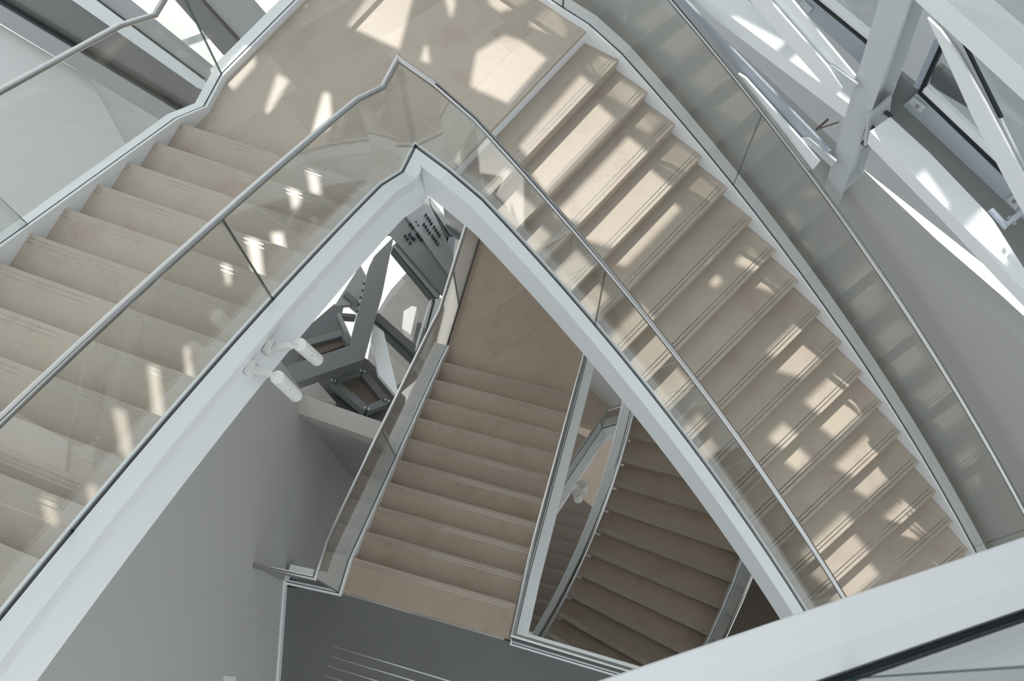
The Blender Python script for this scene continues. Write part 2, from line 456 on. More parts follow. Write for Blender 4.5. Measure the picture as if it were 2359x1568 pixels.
# long wall under flight A, with its lower stretch set back below the floor line
pw0, pw1 = Vector((-2.49, -6, 0)), Vector((-2.415, 3.35, 0))
wlft = setting('wall_left', (-2.5, 1, ZF))
mb = MB()
zz = []
yk = [-6.0, -1.2, 0.0, .5, 1.0, 1.5, 2.0, 2.5, 3.0, 3.35]
def wx(y): return pw0.x + (pw1.x - pw0.x) * (y + 6) / 9.35
def topz(y):
    ks = [k * .25 for k in range(-4, 4 * NA)]
    k = min(ks, key=lambda k: abs(A_in(k).y + .22 - y)); return Z1 + (k + 1) * RISE - .33 if y > -1.0 else Z1 + 1.6
for y0, y1 in zip(yk, yk[1:]):
    mb.add([(wx(y0), y0, ZF), (wx(y1), y1, ZF), (wx(y1), y1, topz(y1)), (wx(y0), y0, topz(y0)),
            (wx(y0) - .2, y0, ZF), (wx(y1) - .2, y1, ZF), (wx(y1) - .2, y1, topz(y1)), (wx(y0) - .2, y0, topz(y0))],
           [(0, 1, 2, 3), (7, 6, 5, 4), (0, 4, 5, 1), (3, 2, 6, 7)] + ([(1, 5, 6, 2)] if y1 == 3.35 else []))
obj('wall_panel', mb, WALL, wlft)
mb = MB(); mb.prism([(wx(-1) - .004, -6), (wx(3.35) - .004, 3.35), (wx(3.35) - .2, 3.35), (wx(-1) - .2, -6)], -.5, ZF - .006)
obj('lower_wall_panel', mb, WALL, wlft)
mb = MB(); y9 = Fb[0].y
mb.prism([(wx(-6), -6), (wx(-6) + .022, -6), (wx(y9) + .022, y9), (wx(y9), y9)], ZF, ZF + .09)
obj('baseboard_left', mb, WHITE, None, kind='structure')
# small flush access hatch at the foot of the wall
hp = Vector((wx(0), 0, 0)); nw = Vector((1, 0, 0))
h0 = on_plane(516, 1556, Vector((wx(.3), 0, 0)), nw)
mb = MB(); mb.prism([(h0.x - .004, h0.y - .5), (h0.x + .006, h0.y - .5), (h0.x + .006, h0.y), (h0.x - .004, h0.y)], h0.z - .3, h0.z)
o = obj('wall_hatch', mb, WHITE); o['label'] = 'small white flush hatch low on the long grey wall'; o['category'] = 'hatch'

# ledge beam closing the well behind flight C
p0, p1 = at(686, 905, ZF - .02), at(905, 980, ZF - .02)
u = (p1 - p0).normalized(); gdir = Vector((-u.y, u.x, 0))
q0 = at(687, 951, ZF - .02)
wdt = abs((q0 - p0).dot(gdir))
lb = thing('ledge_beam', 'pale grey stone ledge beam between the long wall and the lower flight', 'beam', p0)
mb = MB(); a = p0 - u * .1; b = p0 + u * 1.02
mb.prism([a - gdir * wdt, b - gdir * wdt, b, a], ZF - .30, ZF - .02)
obj('beam_body', mb, CREAM, lb, bevel=.004)
mb = MB(); mb.prism([a - gdir * (wdt - .05), b - gdir * (wdt - .05), b, a], -.5, ZF - .30)
obj('recessed_web', mb, WALL, lb)

# right-hand wall following flight B
wr = setting('wall_right', (3, 3, Z1))
rpath = [V3(fBo(k) + (fBo(k) - fBi(k)).normalized() * .30, 0) for k in (-7, -4, -2, 0, 2, 4, 6, 8, 10, 12, 14, 16, 18, 20, 23)]
P0 = rpath[4]; P1 = rpath[10]
RN = Vector((-(P1 - P0).y, (P1 - P0).x, 0)).normalized()
if RN.dot(P0) < 0: RN = -RN
def rp_(px, py, d=0.0): return on_plane(px, py, P0 + RN * d, RN)
ZS0, ZS1 = rp_(2000, 331).z, rp_(2359, 697).z
mb = MB()
T0, T1 = rp_(2000, 331), rp_(2359, 697)
def rtop(p):
    f = (p - T0).dot((T1 - T0).normalized()) / (T1 - T0).length
    return ZS0 + (ZS1 - ZS0) * max(-1.5, min(2.2, f)) - .02
for a, b in zip(rpath, rpath[1:]):
    mb.add([V3(a, 4), V3(b, 4), V3(b, rtop(b)), V3(a, rtop(a))] + [V3(a + RN * .18, 4), V3(b + RN * .18, 4), V3(b + RN * .18, rtop(b)), V3(a + RN * .18, rtop(a))],
           [(0, 1, 2, 3), (7, 6, 5, 4), (3, 2, 6, 7), (0, 4, 5, 1)])
obj('wall_panel', mb, WALL, wr)

# ================================================================== upper landing
Lz = Z1
nB0 = (fBi(0), fBo(0))
uB = (nB0[1] - nB0[0]).normalized(); gB = Vector((-uB.y, uB.x, 0))     # towards the landing
jb = (nB0[0] + gB * .383, nB0[1] + gB * .383)
land = thing('stair_landing', 'upper half-landing in beige stone tiles, dappled with sunlight', 'landing', (-.9, 5.4, Lz))
nA0 = (A_in(0), A_out(0))
gA = Vector((-(nA0[1] - nA0[0]).y, (nA0[1] - nA0[0]).x, 0)).normalized()
if gA.dot(Vector((0, 1, 0))) < 0: gA = -gA
nA0b = (nA0[0] - gA * .02, nA0[1] - gA * .02)
jb1 = jb[1] - uB * .02
poly = [V3(x, 0) for x in (nA0b[0], kA, kc, kB, jb[0], jb1, o3, apex, o2, o1, nA0b[1])]
# joints run behind the last stone of flight B
mb = MB(); full = [(p.x, p.y) for p in [nA0b[0], kA, kc, kB, nB0[0], nB0[1], o4, o3, apex, o2, o1, nA0b[1]]]
mb.prism(full if area(full) > 0 else full[::-1], Lz - .30, Lz - .034)
obj('slab', mb, WHITE, land)
mb = MB(); inner = [(p.x, p.y) for p in poly]
mb.prism(inner if area(inner) > 0 else inner[::-1], Lz - .033, Lz - .0006)
obj('mortar_bed', mb, JOINT, land)
tiled(land, poly, Lz, R(35.94), 5.098, .5465, lambda r: {0: 1.476, -1: 1.297, -2: 1.127, 1: 1.9}.get(r, .7 + .31 * r), 1.019, STONE, .03, .002)

# ================================================================== flight A
fa = thing('stair_flight', 'upper left stone flight rising from the sunlit landing past two white spotlights', 'staircase', V3(A_in(0), Z1))
steps(fa, [(A_out(k), A_in(k)) for k in range(0, NA)], [Z1 + (k + 1) * RISE for k in range(0, NA)], (A_out(NA), A_in(NA)), STONE)
mb = MB(); sweep(mb, sub(W1, N1, 0, ikc), prof_well(.128, .23, .42, .055, .012)); obj('inner_stringer', mb, WHITE, fa, smooth=True)
mb = MB(); sweep(mb, sub(W2, N2, 0, NA + 1), prof_out(.085)); obj('outer_stringer', mb, WHITE, fa, smooth=True)
obj('soffit', ribbon([p - up * .43 for p in W1[:ikA]], [p - up * .43 for p in W2[:NA + 1]]), WHITE, fa)
# ================================================================== flight B
fb = thing('stair_flight', 'upper right stone flight falling from the sunlit landing beside the grey wall', 'staircase', V3(fBi(0), Z1))
nb = [(fBi(k), fBo(k)) for k in range(NB - 1, -1, -1)]
steps(fb, nb, [Z1 - k * RISE for k in range(NB - 1, -1, -1)], (jb[0], jb[1]), STONE, strips=((.031, .038), (.064, .071)))
mb = MB(); sweep(mb, sub(W1, N1, ikc, len(W1) - 1), prof_well(.112, .09, .40, .03, .02)); obj('inner_stringer', mb, WHITE, fb, smooth=True)
i4 = NA + 5
mb = MB(); sweep(mb, sub(W2, N2, NA + 2, len(W2) - 1), prof_out(.118)); obj('outer_stringer', mb, WHITE, fb, smooth=True)
mb = MB(); sweep(mb, sub(W2, N2, NA + 1, NA + 2), prof_out(.09)); obj('left_curb', mb, WHITE, land)
obj('soffit', ribbon([p - up * .43 for p in W1[ikB + 1:]], [p - up * .43 for p in W2[i4 + 1:]]), WHITE, fb)

# balustrades of the upper storey
sA = lambda k: NA - k                # path parameter of nosing k of flight A
sB = lambda k: ikB + k
balustrade('glass_balustrade', 'glass balustrade on the well side of the upper left flight, rail bright along its length', (W1, N1), [sA(10.42), sA(4.62)], 0, ikc)
balustrade('glass_balustrade', 'glass balustrade on the well side of the upper right flight, from the landing corner down', (W1, N1), [sB(5.06), sB(11.15), sB(17)], ikc, len(W1) - 1)
balustrade('glass_balustrade', 'glass balustrade on the outer side of the upper left flight, before the dark window bands', (W2, N2), [sA(4.85), sA(10.5)], 0, NA + 2)
oBs = lambda k: i4 + k
balustrade('glass_balustrade', 'glass balustrade along the outer side of the upper right flight, mirroring its steps', (W2, N2), [NA + 4, oBs(5.1), oBs(11.1), oBs(17)], NA + 2, len(W2) - 1)

# ================================================================== lower landing, flights C and D
cz = lambda k: ZF - k * RISE
C_pathL = [V3(C_out(k) - cdir * .02, cz(k) + .05) for k in range(0, 10)]
cl0 = at(779.5, 1364, ZF + .05); clk = at(802.4, 1288.6, ZF + .05)
l2a = at(1029.6, 795, Z2 + .06); l2b = at(1098, 570, Z2 + .06); l2c = l2b + (l2b - l2a).normalized() * 1.2
wallend = V3(Vector((wx(Fb[0].y) + .01, 0, 0)), 0); 
stub = at(668, 1337, ZF + .05); stub.x = wx(stub.y) + .012
W3 = [stub, cl0, clk] + C_pathL[1:] + [l2a, l2b, l2c]
N3 = norms(W3, -1)
N3 = N3
fr_end = Fb[2] + e2 * 4.4
C_pathR = [V3(C_in(k) + cdir * .02, cz(k) + .05) for k in range(0, 10)]
fcorner = at(1182, 1480, ZF + .05)
d0 = V3(D_in(0), Z2 + .06)
l2in = Vector((1.19, 4.86, Z2 + .06))
l2corner = Vector((1.72, 5.5, Z2 + .06))
D_pathL = [V3(D_in(k), Z2 - k * RISE + .05) for k in range(1, ND + 1)]
l2d = d0 + (d0 - D_in(3)) * .6; l2d.z = Z2 + .06
W4 = [V3(fr_end, ZF + .05), fcorner] + C_pathR[1:] + [l2in, l2corner, l2d, d0] + D_pathL
N4 = norms(W4, 1)
D_pathR = [V3(D_out(k) + (D_out(k) - D_in(k)).normalized() * .03, Z2 - k * RISE + .05) for k in range(0, ND + 1)]
W5 = [Vector((3.9, 6.4, Z2 + .06))] + D_pathR
N5 = norms(W5, -1)

fc = thing('stair_flight', 'lower middle stone flight rising to the dark grey floor, seen through the well', 'staircase', V3(C_out(0), ZF))
asc = list(range(9, -1, -1))
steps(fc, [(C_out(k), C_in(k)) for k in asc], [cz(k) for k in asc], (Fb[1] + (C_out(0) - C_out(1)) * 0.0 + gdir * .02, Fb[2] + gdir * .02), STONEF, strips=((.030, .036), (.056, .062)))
mb = MB(); sweep(mb, sub(W3, N3, 0, 12), prof_out(.17)); obj('outer_stringer', mb, WHITE, fc, smooth=True)
i5 = 1 + 9
mb = MB(); sweep(mb, sub(W4, N4, 0, i5 + 1), prof_well(.125)); obj('inner_stringer', mb, WHITE, fc, smooth=True)
obj('soffit', ribbon([p - up * .43 for p in C_pathL], [p - up * .43 for p in C_pathR]), WHITE, fc)

land2 = thing('stair_landing', 'lower half-landing in brown-beige stone tiles, in shade below the well', 'landing', (.6, 5, Z2))
dn = (D_out(0) - D_in(0)).normalized()
poly2 = [V3(x, 0) for x in (C_out(9) - gdir * .02, l2a, l2b, l2c, Vector((3.9, 6.4, 0)), D_out(0), D_in(0), l2d, l2corner, l2in, C_in(9) - gdir * .02)]
pp2 = [(p.x, p.y) for p in poly2]
mb = MB(); mb.prism(pp2 if area(pp2) > 0 else pp2[::-1], Z2 - .30, Z2 - .031); obj('slab', mb, WHITE, land2)
mb = MB(); mb.prism(pp2 if area(pp2) > 0 else pp2[::-1], Z2 - .0305, Z2 - .0015); obj('mortar_bed', mb, DARKSTEEL, land2)
def rot2(px, py, z, a):
    p = at(px, py, z); return p.x * math.cos(a) + p.y * math.sin(a), -p.x * math.sin(a) + p.y * math.cos(a)
zq = 5.895; a2 = R(33.63)
vA = rot2(1000 + 600 / zq, 640 + 1220 / zq, Z2, a2)[1]; vB = rot2(1000 + 680 / zq, 640 + 530 / zq, Z2, a2)[1]
uA = rot2(1000 + 520 / zq, 640 + 660 / zq, Z2, a2)[0]; uB2 = rot2(1000 + 460 / zq, 640 + 290 / zq, Z2, a2)[0]
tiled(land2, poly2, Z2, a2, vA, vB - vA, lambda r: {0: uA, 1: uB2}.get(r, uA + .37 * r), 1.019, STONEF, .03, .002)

fd = thing('stair_flight', 'lower right stone flight falling into the dark behind the white curved stringer', 'staircase', d0)
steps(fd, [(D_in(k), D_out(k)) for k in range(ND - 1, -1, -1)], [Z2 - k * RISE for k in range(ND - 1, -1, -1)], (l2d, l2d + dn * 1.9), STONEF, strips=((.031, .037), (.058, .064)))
mb = MB(); sweep(mb, sub(W4, N4, i5 + 1, len(W4) - 1), prof_well(.125)); obj('inner_stringer', mb, WHITE, fd, smooth=True)
mb = MB(); sweep(mb, sub(W5, N5, 0, len(W5) - 1), prof_out(.14)); obj('outer_stringer', mb, WHITE, fd, smooth=True)
obj('soffit', ribbon([p - up * .43 for p in W4[i5 + 5:]], [p - up * .43 for p in D_pathR[1:]]), WHITE, fd)

balustrade('glass_balustrade', 'glass balustrade left of the lower middle flight, its rail ending at the long wall', (W3, N3), [1, 6.05, 12.4], 0, 14, h=1.10)
balustrade('glass_balustrade', 'glass balustrade at the edge of the dark grey floor, with an L-shaped steel rail', (W4, N4), [1], 0, i5 + 2, h=1.08)
balustrade('glass_balustrade', 'glass balustrade on the well side of the lower right flight, thin against dark treads', (W4, N4), [i5 + 9, i5 + 15], i5 + 2, len(W4) - 1)
balustrade('glass_balustrade', 'glass balustrade on the outer side of the lower right flight, close to the bottom curb', (W5, N5), [6.3, 11.3], 0, len(W5) - 1, h=.98, glass_h=.96)

# ================================================================== deeper storeys seen through the slot of the well
k3 = at(1386.3, 986.9, Z3 + .06)
dirC = Vector((math.cos(R(-123.8)), math.sin(R(-123.8)), 0)) * .31; edir = Vector((math.cos(R(-31)), math.sin(R(-31)), 0))
ex3 = [k3 + Vector((.9, .25, 0)), k3] + [k3 + dirC * (k + 1.0) + up * RISE * (k + 1.0) for k in range(0, 11)]
ex3 = ex3[::-1]; N6 = norms(ex3, 1)
fe = thing('stair_flight', 'deep flight glimpsed in the slot of the well, with two small spotlights', 'staircase', k3)
mb = MB(); sweep(mb, sub(ex3, N6, 0, len(ex3) - 1), prof_well(.15)); obj('inner_stringer', mb, WHITE, fe, smooth=True)
steps(fe, [(k3 + dirC * (k + 1) - edir * 1.86, k3 + dirC * (k + 1) - edir * .05) for k in range(0, 11)], [Z3 + RISE * (k + 1) for k in range(0, 11)], (k3 + dirC * 12 - edir * 1.86, k3 + dirC * 12 - edir * .05), STONEF)
balustrade('glass_balustrade', 'short glass balustrade with a pointed rail corner deep in the slot of the well', (ex3, N6), [11], 0, len(ex3) - 1, h=1.12)
# landing beside it
p3 = [k3 + Vector((.9, .25, 0)), k3 - edir * .05, k3 + dirC - edir * 1.9, k3 - edir * 1.9 - dirC * 6, k3 + Vector((3.4, 2.2, 0))]
land3 = thing('stair_landing', 'deep half-landing of brown stone glimpsed below the lower right flight', 'landing', k3)
pp3 = [(p.x, p.y) for p in p3]
mb = MB(); mb.prism(pp3 if area(pp3) > 0 else pp3[::-1], Z3 - .3, Z3); obj('slab', mb, STONEF, land3)
# lowest flight: treads with fine nosing lines, their dark brown standing in for shade
Z4 = .35
zt = lambda j: Z4 + 1.5 - .0 * j
ys = [1182, 1211, 1241, 1273, 1305, 1339, 1374, 1410, 1447]
ff = thing('stair_flight', 'lowest flight at the bottom of the well slot, shade put into its dark treads', 'staircase', at(1290, 1300, Z4 + .8))
nz = []
for j, y in enumerate(ys):
    z = Z4 + .15 + j * RISE
    c = at(1300 - (y - 1211) * .42, y, z)
    nz.append((c - cdir * 1.0, c + cdir * 1.0))
steps(ff, nz[:-1], [Z4 + .15 + j * RISE for j in range(len(ys) - 1)], nz[-1], BOXWOOD_SHADE)
mb = MB(); c = at(1320, 1160, Z4); mb.prism([(c.x - 3, c.y + .1), (c.x + 3, c.y - 1.6), (c.x + 4, c.y + 4), (c.x - 3, c.y + 4)], Z4 - .2, Z4)
o = obj('basement_floor', mb, BOXWOOD_SHADE); o['label'] = 'stone floor at the bottom of the well, darkened in colour to stand for shade'; o['category'] = 'floor'  # stone coloured dark brown in place of shade
# floor slab right of the lower flight, its shadow put into the brown colour
pd = [at(1640, 1500, 6.0), at(1700, 1280, 6.0), at(2050, 1100, 6.0), at(2300, 1500, 6.0)]
mb = MB(); pd2 = [(p.x, p.y) for p in pd]; mb.prism(pd2 if area(pd2) > 0 else pd2[::-1], 5.7, 6.0)
o = obj('side_floor_slab', mb, BOXWOOD_SHADE); o['label'] = 'floor slab right of the lower flight, its shadow put into the dark colour'; o['category'] = 'floor'

# ================================================================== foreground edge of the floor above
zg = Z1 + 4.85
g0, g1 = at(1390, 1568, zg), at(2359, 1240, zg)
gg0, gg1 = at(1950, 1568, zg), at(2359, 1430, zg)
ug = (g1 - g0).normalized(); ng = Vector((ug.y, -ug.x, 0))
if ng.dot(gg0 - g0) < 0: ng = -ng
wg = (gg1 - g1).dot(ng)
a, b = g0 - ug * 2.2 + ng * wg, g1 + ug * 2.5 + ng * wg
W7 = [a, b]; N7 = [Vector((-ng.x, -ng.y))] * 2
fgp = setting('trim_1', g0)
mb = MB(); sweep(mb, list(zip(W7, N7)), [(-.6, .0), (-.016, .0), (-.016, -.035), (.016, -.035), (.016, .0), (wg - .055, .0), (wg, -.022), (wg, -.42), (-.6, -.42)])
obj('floor_edge_curb', mb, WHITE, fgp)
balustrade('glass_balustrade', 'nearest glass balustrade, foot set in the broad white curb at bottom right', (W7, N7), [.47], 0, 1, h=1.0, rail=False, glass_h=.9)

gfl = setting('floor_upper', g0)
mb = MB(); e0_, e1_ = g0 - ug * 1.2, g1 + ug * 5
mb.slab([V3(e0_ + ng * .3, zg - .06), V3(e1_ + ng * .3, zg - .06), V3(e1_ + ng * 6, zg - .06), V3(e0_ + ng * 6, zg - .06)], (0, 0, -.34)); obj('slab', mb, WHITE, gfl)
mb = MB(); mb.slab([V3(e0_ + ng * .605, zg - .03), V3(e1_ + ng * .605, zg - .03), V3(e1_ + ng * 6, zg - .03), V3(e0_ + ng * 6, zg - .03)], (0, 0, -.029)); obj('screed', mb, WALL, gfl)
mb = MB(); mb.prism([(-2.6, -6.2), (7.5, -6.2), (7.5, -6), (-2.6, -6)], -.5, Z1 - 1); obj('wall_back', mb, WALL, kind='structure')
mb = MB(); mb.prism([(2.2, -6), (7.5, -6), (7.5, 14), (4.2, 14), (2.3, 7.4), (1.2, 5.9), (1.2, 2.2)], ZR0, ZR0 + .25); obj('dark_reflection_slab', mb, DARKFRAME, kind='structure')  # unseen dark slab added to darken the rail reflections below

# ================================================================== spotlights on the inner stringer of flight A
fpa, fpb = A_in(2), A_in(7)
ftan = (fpb - fpa).normalized(); fnr = Vector((-ftan.y, ftan.x, 0)); fnr = fnr if fnr.x > 0 else -fnr
def face(px, py, d): return on_plane(px, py, fpa + fnr * (.02 + .128 + d), fnr)
def spotlight(label, cap, end, rad, mnt, elbow, tilt):
    a, b = face(*cap, .15), face(*end, .15 + tilt)
    m0, el = face(*mnt, -.03), face(*elbow, .10)
    t = thing('spotlight', label, 'spotlight', m0, 'spotlights on the white stringer')
    d = (b - a).normalized(); L = (b - a).length
    mb = MB(); mb.cyl(a, a + d * L * .62, rad, n=32); obj('head', mb, PLASTIC, t, smooth=True, bevel=.002)
    mb = MB(); mb.cyl(a + d * L * .63, b, rad * .985, rad * .985, n=32); obj('front_ring', mb, PLASTIC, t, smooth=True, bevel=.006)
    mb = MB(); mb.cyl(a - d * .003, a + d * .002, rad * .985, n=32); obj('rear_cap', mb, LENS, t, smooth=True)
    ax = (el - m0).normalized(); sd = ax.cross(up).normalized() * .02
    mb = MB(); mb.bar(m0, el, sd, up * .026); obj('arm', mb, PLASTIC, t, bevel=.003)
    mb = MB(); mb.cyl(el + up * .022 + ax * .012, el - up * .03 + ax * .012, .015, n=16); obj('knuckle', mb, PLASTIC, t, smooth=True)
    mb = MB(); mb.cyl(el + ax * .012, a + d * .035, .012, n=12); obj('yoke', mb, PLASTIC, t, smooth=True)
    mb = MB(); mb.bar(m0 - fnr * .03, m0 + fnr * .012, ftan * .045, up * .06); obj('mount_plate', mb, PLASTIC, t, bevel=.003)
    vdir = (Vector((0, 0, HC)) - a).normalized(); vdir = (vdir - d * vdir.dot(d)).normalized()
    c0 = a + d * L * .42 + vdir * rad
    mb = MB(); mb.bar(c0 - d * .016, c0 + d * .016, d.cross(vdir) * .006, vdir * .006); obj('clip', mb, PLASTIC, t, bevel=.002)
    mb = MB(); mb.cyl(c0 - d * .012, c0 - d * .012 + vdir * .008, .0035, n=10); obj('screw', mb, BOLT, t)
    return t
spotlight('white cylindrical spotlight clamped under the stringer, upper of the near pair', (690.6, 793.5), (731, 829), .0455, (626, 803), (665, 797), .03)
spotlight('white cylindrical spotlight clamped under the stringer, lower of the near pair, sunlit cap', (639, 868.7), (682.5, 912), .0455, (584, 851), (622, 862), .03)
def deep_spot(label, cap, zc, mnt):
    a = at(*cap, zc); b = a + Vector((.03, -.06, -.22))
    t = thing('spotlight', label, 'spotlight', at(*mnt, zc), 'spotlights deep in the well')
    mb = MB(); mb.cyl(a, b, .075, n=24); obj('head', mb, PLASTIC, t, smooth=True)
    mb = MB(); mb.cyl(a + up * .004, a, .074, n=24); obj('rear_cap', mb, LENS, t, smooth=True)
    m0 = at(*mnt, zc); mb = MB(); sd = (a - m0).cross(up).normalized() * .025; mb.bar(m0, a, sd, up * .03); obj('arm', mb, PLASTIC, t)
deep_spot('tiny white spotlight deep in the well slot, farther of the pair', (1343, 1115), Z3 + .45, (1327, 1110))
deep_spot('tiny white spotlight deep in the well slot, nearer of the pair', (1329.5, 1136), Z3 + .55, (1314, 1132))

# ================================================================== sloped glazing behind the lower flight (seen inside the well triangle)
def tpt(px, py, t):
    d = ray(px, py); return Vector((0, 0, HC)) + d * (t / -d.z)
wa, wb, wc = tpt(690, 905, 10.5), tpt(920, 985, 10.9), tpt(980, 456, 13.0)
WN = (wb - wa).cross(wc - wa).normalized()
if WN.z < 0: WN = -WN
def wpts(poly, d=0.0): return [on_plane(x, y, wa + WN * d, WN) for x, y in poly]
def zz1(l): return [(760 + x / 5.895, 440 + y / 5.895) for x, y in l]
def zz2(l): return [(660 + x / 3.3675, 600 + y / 3.3675) for x, y in l]
def zz3(l): return [(560 + x / 5.895, 760 + y / 5.895) for x, y in l]
def plate(name, pts, thick, m, parent=None, n=WN, **kw):
    mb = MB(); mb.slab(pts, -n * thick); return obj(name, mb, m, parent, **kw)
def barpx(mb, p, q, wpx, d, depth, pts=wpts, n=WN):
    """bar whose face runs from pixel p to pixel q, wpx wide"""
    (x0, y0), (x1, y1) = p, q; L = math.hypot(x1 - x0, y1 - y0); ox, oy = -(y1 - y0) / L * wpx / 2, (x1 - x0) / L * wpx / 2
    mb.slab(pts([(x0 + ox, y0 + oy), (x1 + ox, y1 + oy), (x1 - ox, y1 - oy), (x0 - ox, y0 - oy)], d), -n * depth)

win1 = setting('window_1', wa)
plate('pane', wpts([(640, 860), (760, 560), (985, 440), (1075, 520), (1000, 830), (900, 960)], -.12), .012, PANE, win1)
def frame_strip(p, q, wpx, d=0.0, depth=.10, m=DARKFRAME, parent=None, name='mullion'):
    mb = MB(); barpx(mb, p, q, wpx, d, depth); return obj(name, mb, m, parent or win1)
frame_strip((909, 562), (1009, 682), 15, 0, .12, DARKSTEEL)
frame_strip((906, 571), (1003, 688), 3.5, .01, .12, BLACK, name='glazing_gasket')
frame_strip((866, 726), (972, 820), 17, 0, .12, DARKFRAME)
frame_strip((866, 742), (955, 827), 3, .01, .12, BLACK, name='glazing_gasket')
frame_strip((795, 675), (866, 735), 12, 0, .12, DARKFRAME)
frame_strip((980, 458), (1040, 545), 7, 0, .12, BLACK, name='glazing_gasket')
plate('spandrel', wpts(zz1([(1300, 80), (1370, 95), (1800, 640), (1640, 600)]), .01), .05, DARKSTEEL, win1)
plate('jamb', wpts(zz1([(1625, 620), (1705, 620), (1675, 880), (1600, 775)]), .02), .06, STEELB, win1)
frame_strip((1031, 546), (1024, 575), 4, .03, .1, BLACK, name='glazing_gasket')
plate('jamb', wpts([(1002, 688), (1013, 690), (980, 832), (966, 820)], .03), .06, STEEL, win1)
frame_strip((1001, 690), (969, 812), 3, .04, .1, BLACK, name='glazing_gasket')
frame_strip((994, 690), (958, 806), 4, .04, .1, STEEL)
frame_strip((788, 724), (820, 727), 7, .0, .1, DARKFRAME)
frame_strip((780, 722), (810, 790), 9, .0, .1, DARKSTEEL)
plate('transom_end', wpts([(968, 812), (990, 826), (972, 868), (955, 830)], .02), .08, DARKSTEEL, win1)

# bolted steel beam above it
bb = thing('steel_beam', 'grey steel beam with rows of dark bolts, top of the well triangle', 'beam', wa)
plate('flange', wpts([(935, 470), (985, 430), (990, 470), (1045, 588), (1040, 640), (930, 490)], .10), .03, DARKSTEEL, bb)
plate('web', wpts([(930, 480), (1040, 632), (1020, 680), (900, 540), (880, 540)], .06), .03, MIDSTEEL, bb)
rows = [(1298, 340), (1325, 380), (1350, 415), (1372, 455), (1410, 505), (1435, 545), (1460, 585), (1480, 620), (1270, 465), (1295, 500), (1320, 540), (1348, 580), (1385, 625), (1410, 660), (1432, 695), (1458, 735)]
for x, y in rows:
    p = wpts(zz1([(x, y)]), .10)[0]; mb = MB(); mb.cyl(p, p + WN * .05, .020, n=10); obj('bolt', mb, BOLT, bb)
for x, y in [(1160, 445), (1190, 490), (1085, 460), (1115, 505), (1180, 595), (1205, 630), (1232, 665), (1080, 600), (1110, 640), (1140, 665), (1020, 620), (1050, 660), (1085, 715)]:
    p = wpts(zz1([(x, y)]), .06)[0]; mb = MB(); mb.cyl(p, p + WN * .05, .022, n=10); obj('bolt', mb, BOLT, bb)
# elbow shaped steel strut
st = thing('steel_strut', 'grey elbow-shaped steel strut crossing the window below the spotlights', 'strut', wpts([(820, 800)])[0])
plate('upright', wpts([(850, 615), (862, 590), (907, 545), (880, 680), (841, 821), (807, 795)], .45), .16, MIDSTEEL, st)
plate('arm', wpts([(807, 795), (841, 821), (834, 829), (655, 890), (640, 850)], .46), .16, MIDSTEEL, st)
for i, y in enumerate((652, 668, 684, 700, 716)):
    p = wpts([(842 - (y - 652) * .25, y)], .44)[0]; mb = MB(); mb.cyl(p, p + Vector((-.035, -.01, 0)), .016, n=8); obj('bolt', mb, BOLT, st)
br = thing('steel_brace', 'flat white steel brace leaning across the lower window, sunlit', 'brace', wpts([(890, 830)])[0])
plate('plate', wpts([(860, 745), (884, 764), (916, 900), (911, 908), (872, 862), (855, 785)], .22), .05, WHITE, br)
# framed brown panels under the strut
bx = thing('framed_panel', 'dark brown panel in a bolted grey steel frame above the ledge beam', 'panel', wpts([(830, 900)])[0])
q4 = [(768, 877), (835, 855), (891, 923), (845, 941)]
plate('panel', wpts(q4, .10), .04, BOXWOOD_SHADE, bx)
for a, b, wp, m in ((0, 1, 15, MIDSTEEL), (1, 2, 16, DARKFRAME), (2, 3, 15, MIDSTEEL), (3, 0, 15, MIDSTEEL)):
    mb = MB(); barpx(mb, q4[a], q4[b], wp, .16, .10); obj('frame_bar', mb, m, bx)
for x, y in q4:
    for s in (-4, 4):
        p = wpts([(x + s, y + s * .3)], .16)[0]; mb = MB(); mb.cyl(p, p + WN * .02, .013, n=10); obj('bolt', mb, STEEL, bx)
bx2 = thing('framed_panel', 'dark brown panel in a grey frame behind the upper spotlight', 'panel', wpts([(760, 790)])[0])
q5 = [(700, 790), (790, 766), (806, 790), (740, 814)]
plate('panel', wpts(q5, .10), .04, BOXWOOD_SHADE, bx2)
for a, b, wp, m in ((0, 1, 14, MIDSTEEL), (1, 2, 12, MIDSTEEL)):
    mb = MB(); barpx(mb, q5[a], q5[b], wp, .16, .10); obj('frame_bar', mb, m, bx2)
plate('side_panel', wpts([(600, 870), (700, 760), (770, 700), (792, 706), (786, 730), (800, 800), (760, 850), (650, 900)], -.03), .05, DARKFRAME, win1)
plate('side_panel', wpts([(770, 705), (830, 610), (846, 640), (826, 700)], -.03), .05, DARKSTEEL, win1)
plate('sill_panel', wpts([(630, 880), (655, 830), (700, 780), (790, 790), (850, 830), (935, 915), (925, 1010), (690, 930)], -.02), .06, DARKFRAME, win1)
plate('pale_return', wpts([(675, 868), (722, 868), (775, 928), (690, 912)], .06), .05, CREAM, win1)
# things outside that window
ow = thing('outside_terrace_wall', 'grey concrete shape outside the window, under the white sky', 'wall', tpt(930, 720, 17))
mb = MB(); mb.slab([tpt(*p, 17) for p in ((868, 720), (900, 668), (942, 622), (1020, 690), (985, 830), (900, 900), (840, 860))], (0, 0, -.5)); obj('wall_body', mb, TERR, ow)
mb = MB(); mb.slab([tpt(*p, 16.4) for p in ((930, 716), (950, 704), (960, 708), (946, 770), (926, 756))], (0, 0, -.4)); obj('pale_block', mb, CREAM, ow)

